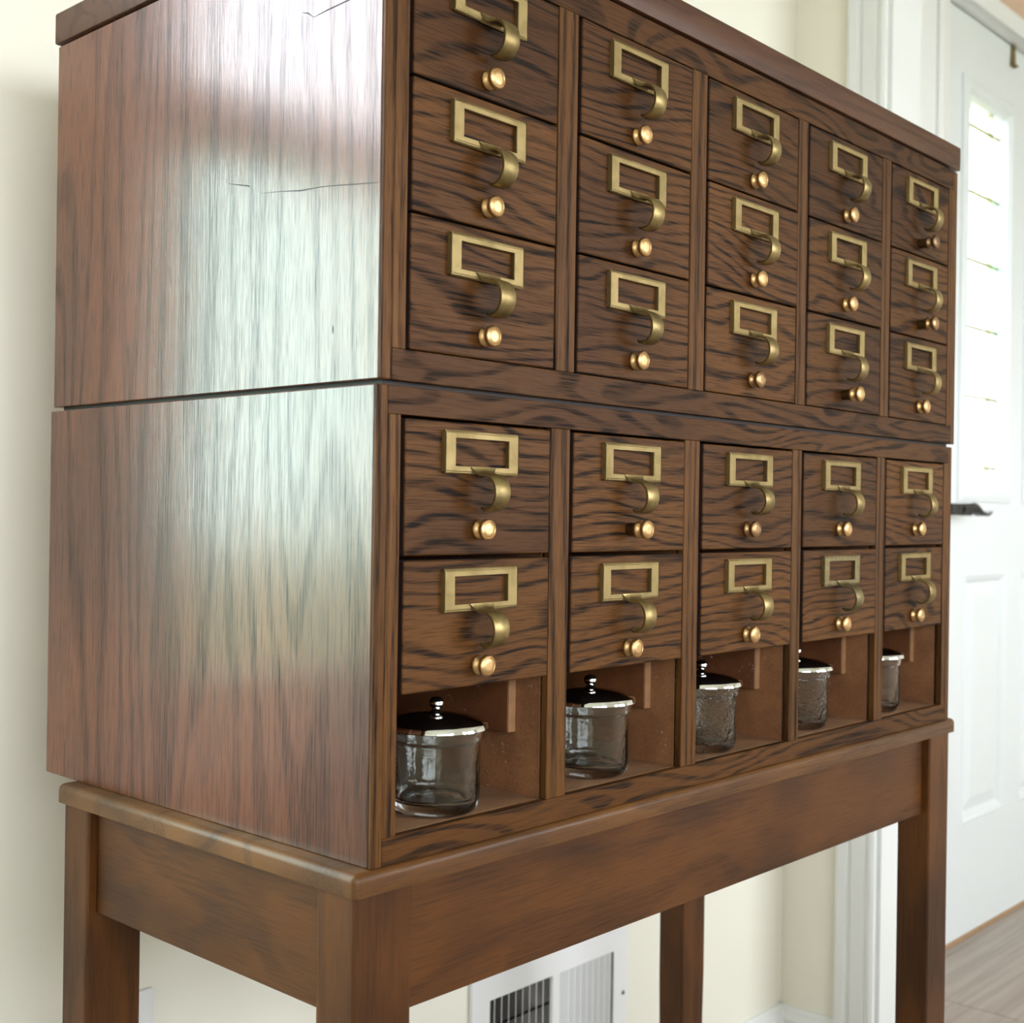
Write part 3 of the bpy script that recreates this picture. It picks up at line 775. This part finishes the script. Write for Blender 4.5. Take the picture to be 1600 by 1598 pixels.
# scratches and dents on the side panels
def scratch(parent, pts, w_):
    """thin dark scratch following points (y, z) on a left side panel"""
    x = WL[parent.name].x - 0.0045
    b2 = bmesh.new()
    n = len(pts); U = []; L = []
    for i, (y, z) in enumerate(pts):
        a = pts[max(i - 1, 0)]; c = pts[min(i + 1, n - 1)]
        ty, tz = c[0] - a[0], c[1] - a[1]; l = math.hypot(ty, tz); ny, nz = -tz / l, ty / l
        h = w_ * (0.5 if 0 < i < n - 1 else 0.15) * random.uniform(0.5, 1.2)
        U.append((y + ny * h, z + nz * h)); L.append((y - ny * h, z - nz * h))
    y0, z0 = pts[0]
    poly = U + L[::-1]
    A = [b2.verts.new((-0.00008, y - y0, z - z0)) for y, z in poly]; B_ = [b2.verts.new((0.0004, y - y0, z - z0)) for y, z in poly]
    for i in range(n - 1):
        for S, fl in ((A, 1), (B_, 0)):
            b2.faces.new([S[i], S[i + 1], S[2 * n - 2 - i], S[2 * n - 1 - i]])
    m_ = len(poly)
    for k in range(m_): b2.faces.new([A[k], A[(k + 1) % m_], B_[(k + 1) % m_], B_[k]])
    return finish('scratch', b2, M['scratch'], parent, (x, y0, z0))
scratch(lp2, [(0.1615, 0.4481), (0.150, 0.4455), (0.137, 0.4425), (0.1366, 0.4412)], 0.0009)
scratch(lp2, [(0.1366, 0.4415), (0.1234, 0.4353)], 0.0004)
scratch(lp2, [(0.1234, 0.4353), (0.100, 0.4330), (0.080, 0.4302), (0.060, 0.4294), (0.0473, 0.4282), (0.025, 0.4255), (0.0035, 0.4230)], 0.0008)
scratch(lp2, [(0.0814, 0.5474), (0.0750, 0.5455), (0.0693, 0.5414)], 0.0011)
scratch(lp2, [(0.0693, 0.5414), (0.055, 0.5425), (0.0341, 0.5434), (0.024, 0.5450)], 0.0009)
scratch(lp2, [(0.0453, 0.3385), (0.0452, 0.3360), (0.0450, 0.3335)], 0.0016)
scratch(lp1, [(0.0735, 0.0110), (0.0730, 0.0060), (0.0720, 0.0014)], 0.0030)
scratch(lp1, [(0.3763, 0.0300), (0.3775, 0.0150), (0.3770, 0.0012)], 0.0016)

# ------------------------------------------------------------------ glass jars with chrome lids
BODY = [(0.0, 0.0035), (0.018, 0.0030), (0.0225, 0.0), (0.0255, 0.0), (0.0285, 0.0022), (0.0300, 0.0060), (0.0306, 0.0100), (0.0306, 0.0465), (0.0312, 0.0480), (0.0328, 0.0492),
        (0.0331, 0.0510), (0.0334, 0.0570), (0.0300, 0.0570), (0.0298, 0.0510), (0.0284, 0.0480), (0.0280, 0.0120), (0.0262, 0.0085), (0.0200, 0.0072), (0.0, 0.0075)]
LID = [(0.0, 0.0572), (0.0320, 0.0572), (0.0322, 0.0562), (0.0350, 0.0560), (0.0358, 0.0565), (0.0351, 0.0597), (0.0345, 0.0604), (0.0300, 0.0624), (0.0220, 0.0645), (0.0120, 0.0659), (0.0050, 0.0665), (0.0, 0.0666)]
KNB = [(0.0, 0.0655), (0.0046, 0.0658), (0.0041, 0.0672), (0.0028, 0.0684), (0.0026, 0.0692), (0.0040, 0.0702), (0.0051, 0.0718), (0.0053, 0.0733), (0.0045, 0.0753), (0.0026, 0.0767), (0.0, 0.0771)]
me_b = {g: lathe_mesh('glass_body', BODY, M[g], 72, 'z', angle=60) for g in ('glass', 'glass_ham')}
me_l = lathe_mesh('lid', LID, M['chrome'], 72, 'z'); me_k = lathe_mesh('lid_knob', KNB, M['chrome'], 32, 'z', angle=60)
JARS = [(0.0880, 0.0345, 'glass', 'glass jar with chrome lid in the nearest, leftmost open compartment'),
        (0.2605, 0.0390, 'glass', 'glass jar with chrome lid in the second compartment from the left'),
        (0.4120, 0.0370, 'glass_ham', 'dimpled glass jar with chrome lid in the middle compartment'),
        (0.5790, 0.0400, 'glass_ham', 'glass jar with chrome lid in the fourth compartment from the left'),
        (0.7330, 0.0400, 'glass', 'glass jar with chrome lid in the farthest, rightmost compartment')]
for x, y, g, lab in JARS:
    z = 0.0174
    j = empty('glass_jar', (x, y, z)); tag(j, lab, 'jar', 'lidded glass jars in the open row')
    place('glass_body', me_b[g], j, (x, y, z))
    l = place('lid', me_l, j, (x, y, z))
    place('lid_knob', me_k, l, (x, y, z))
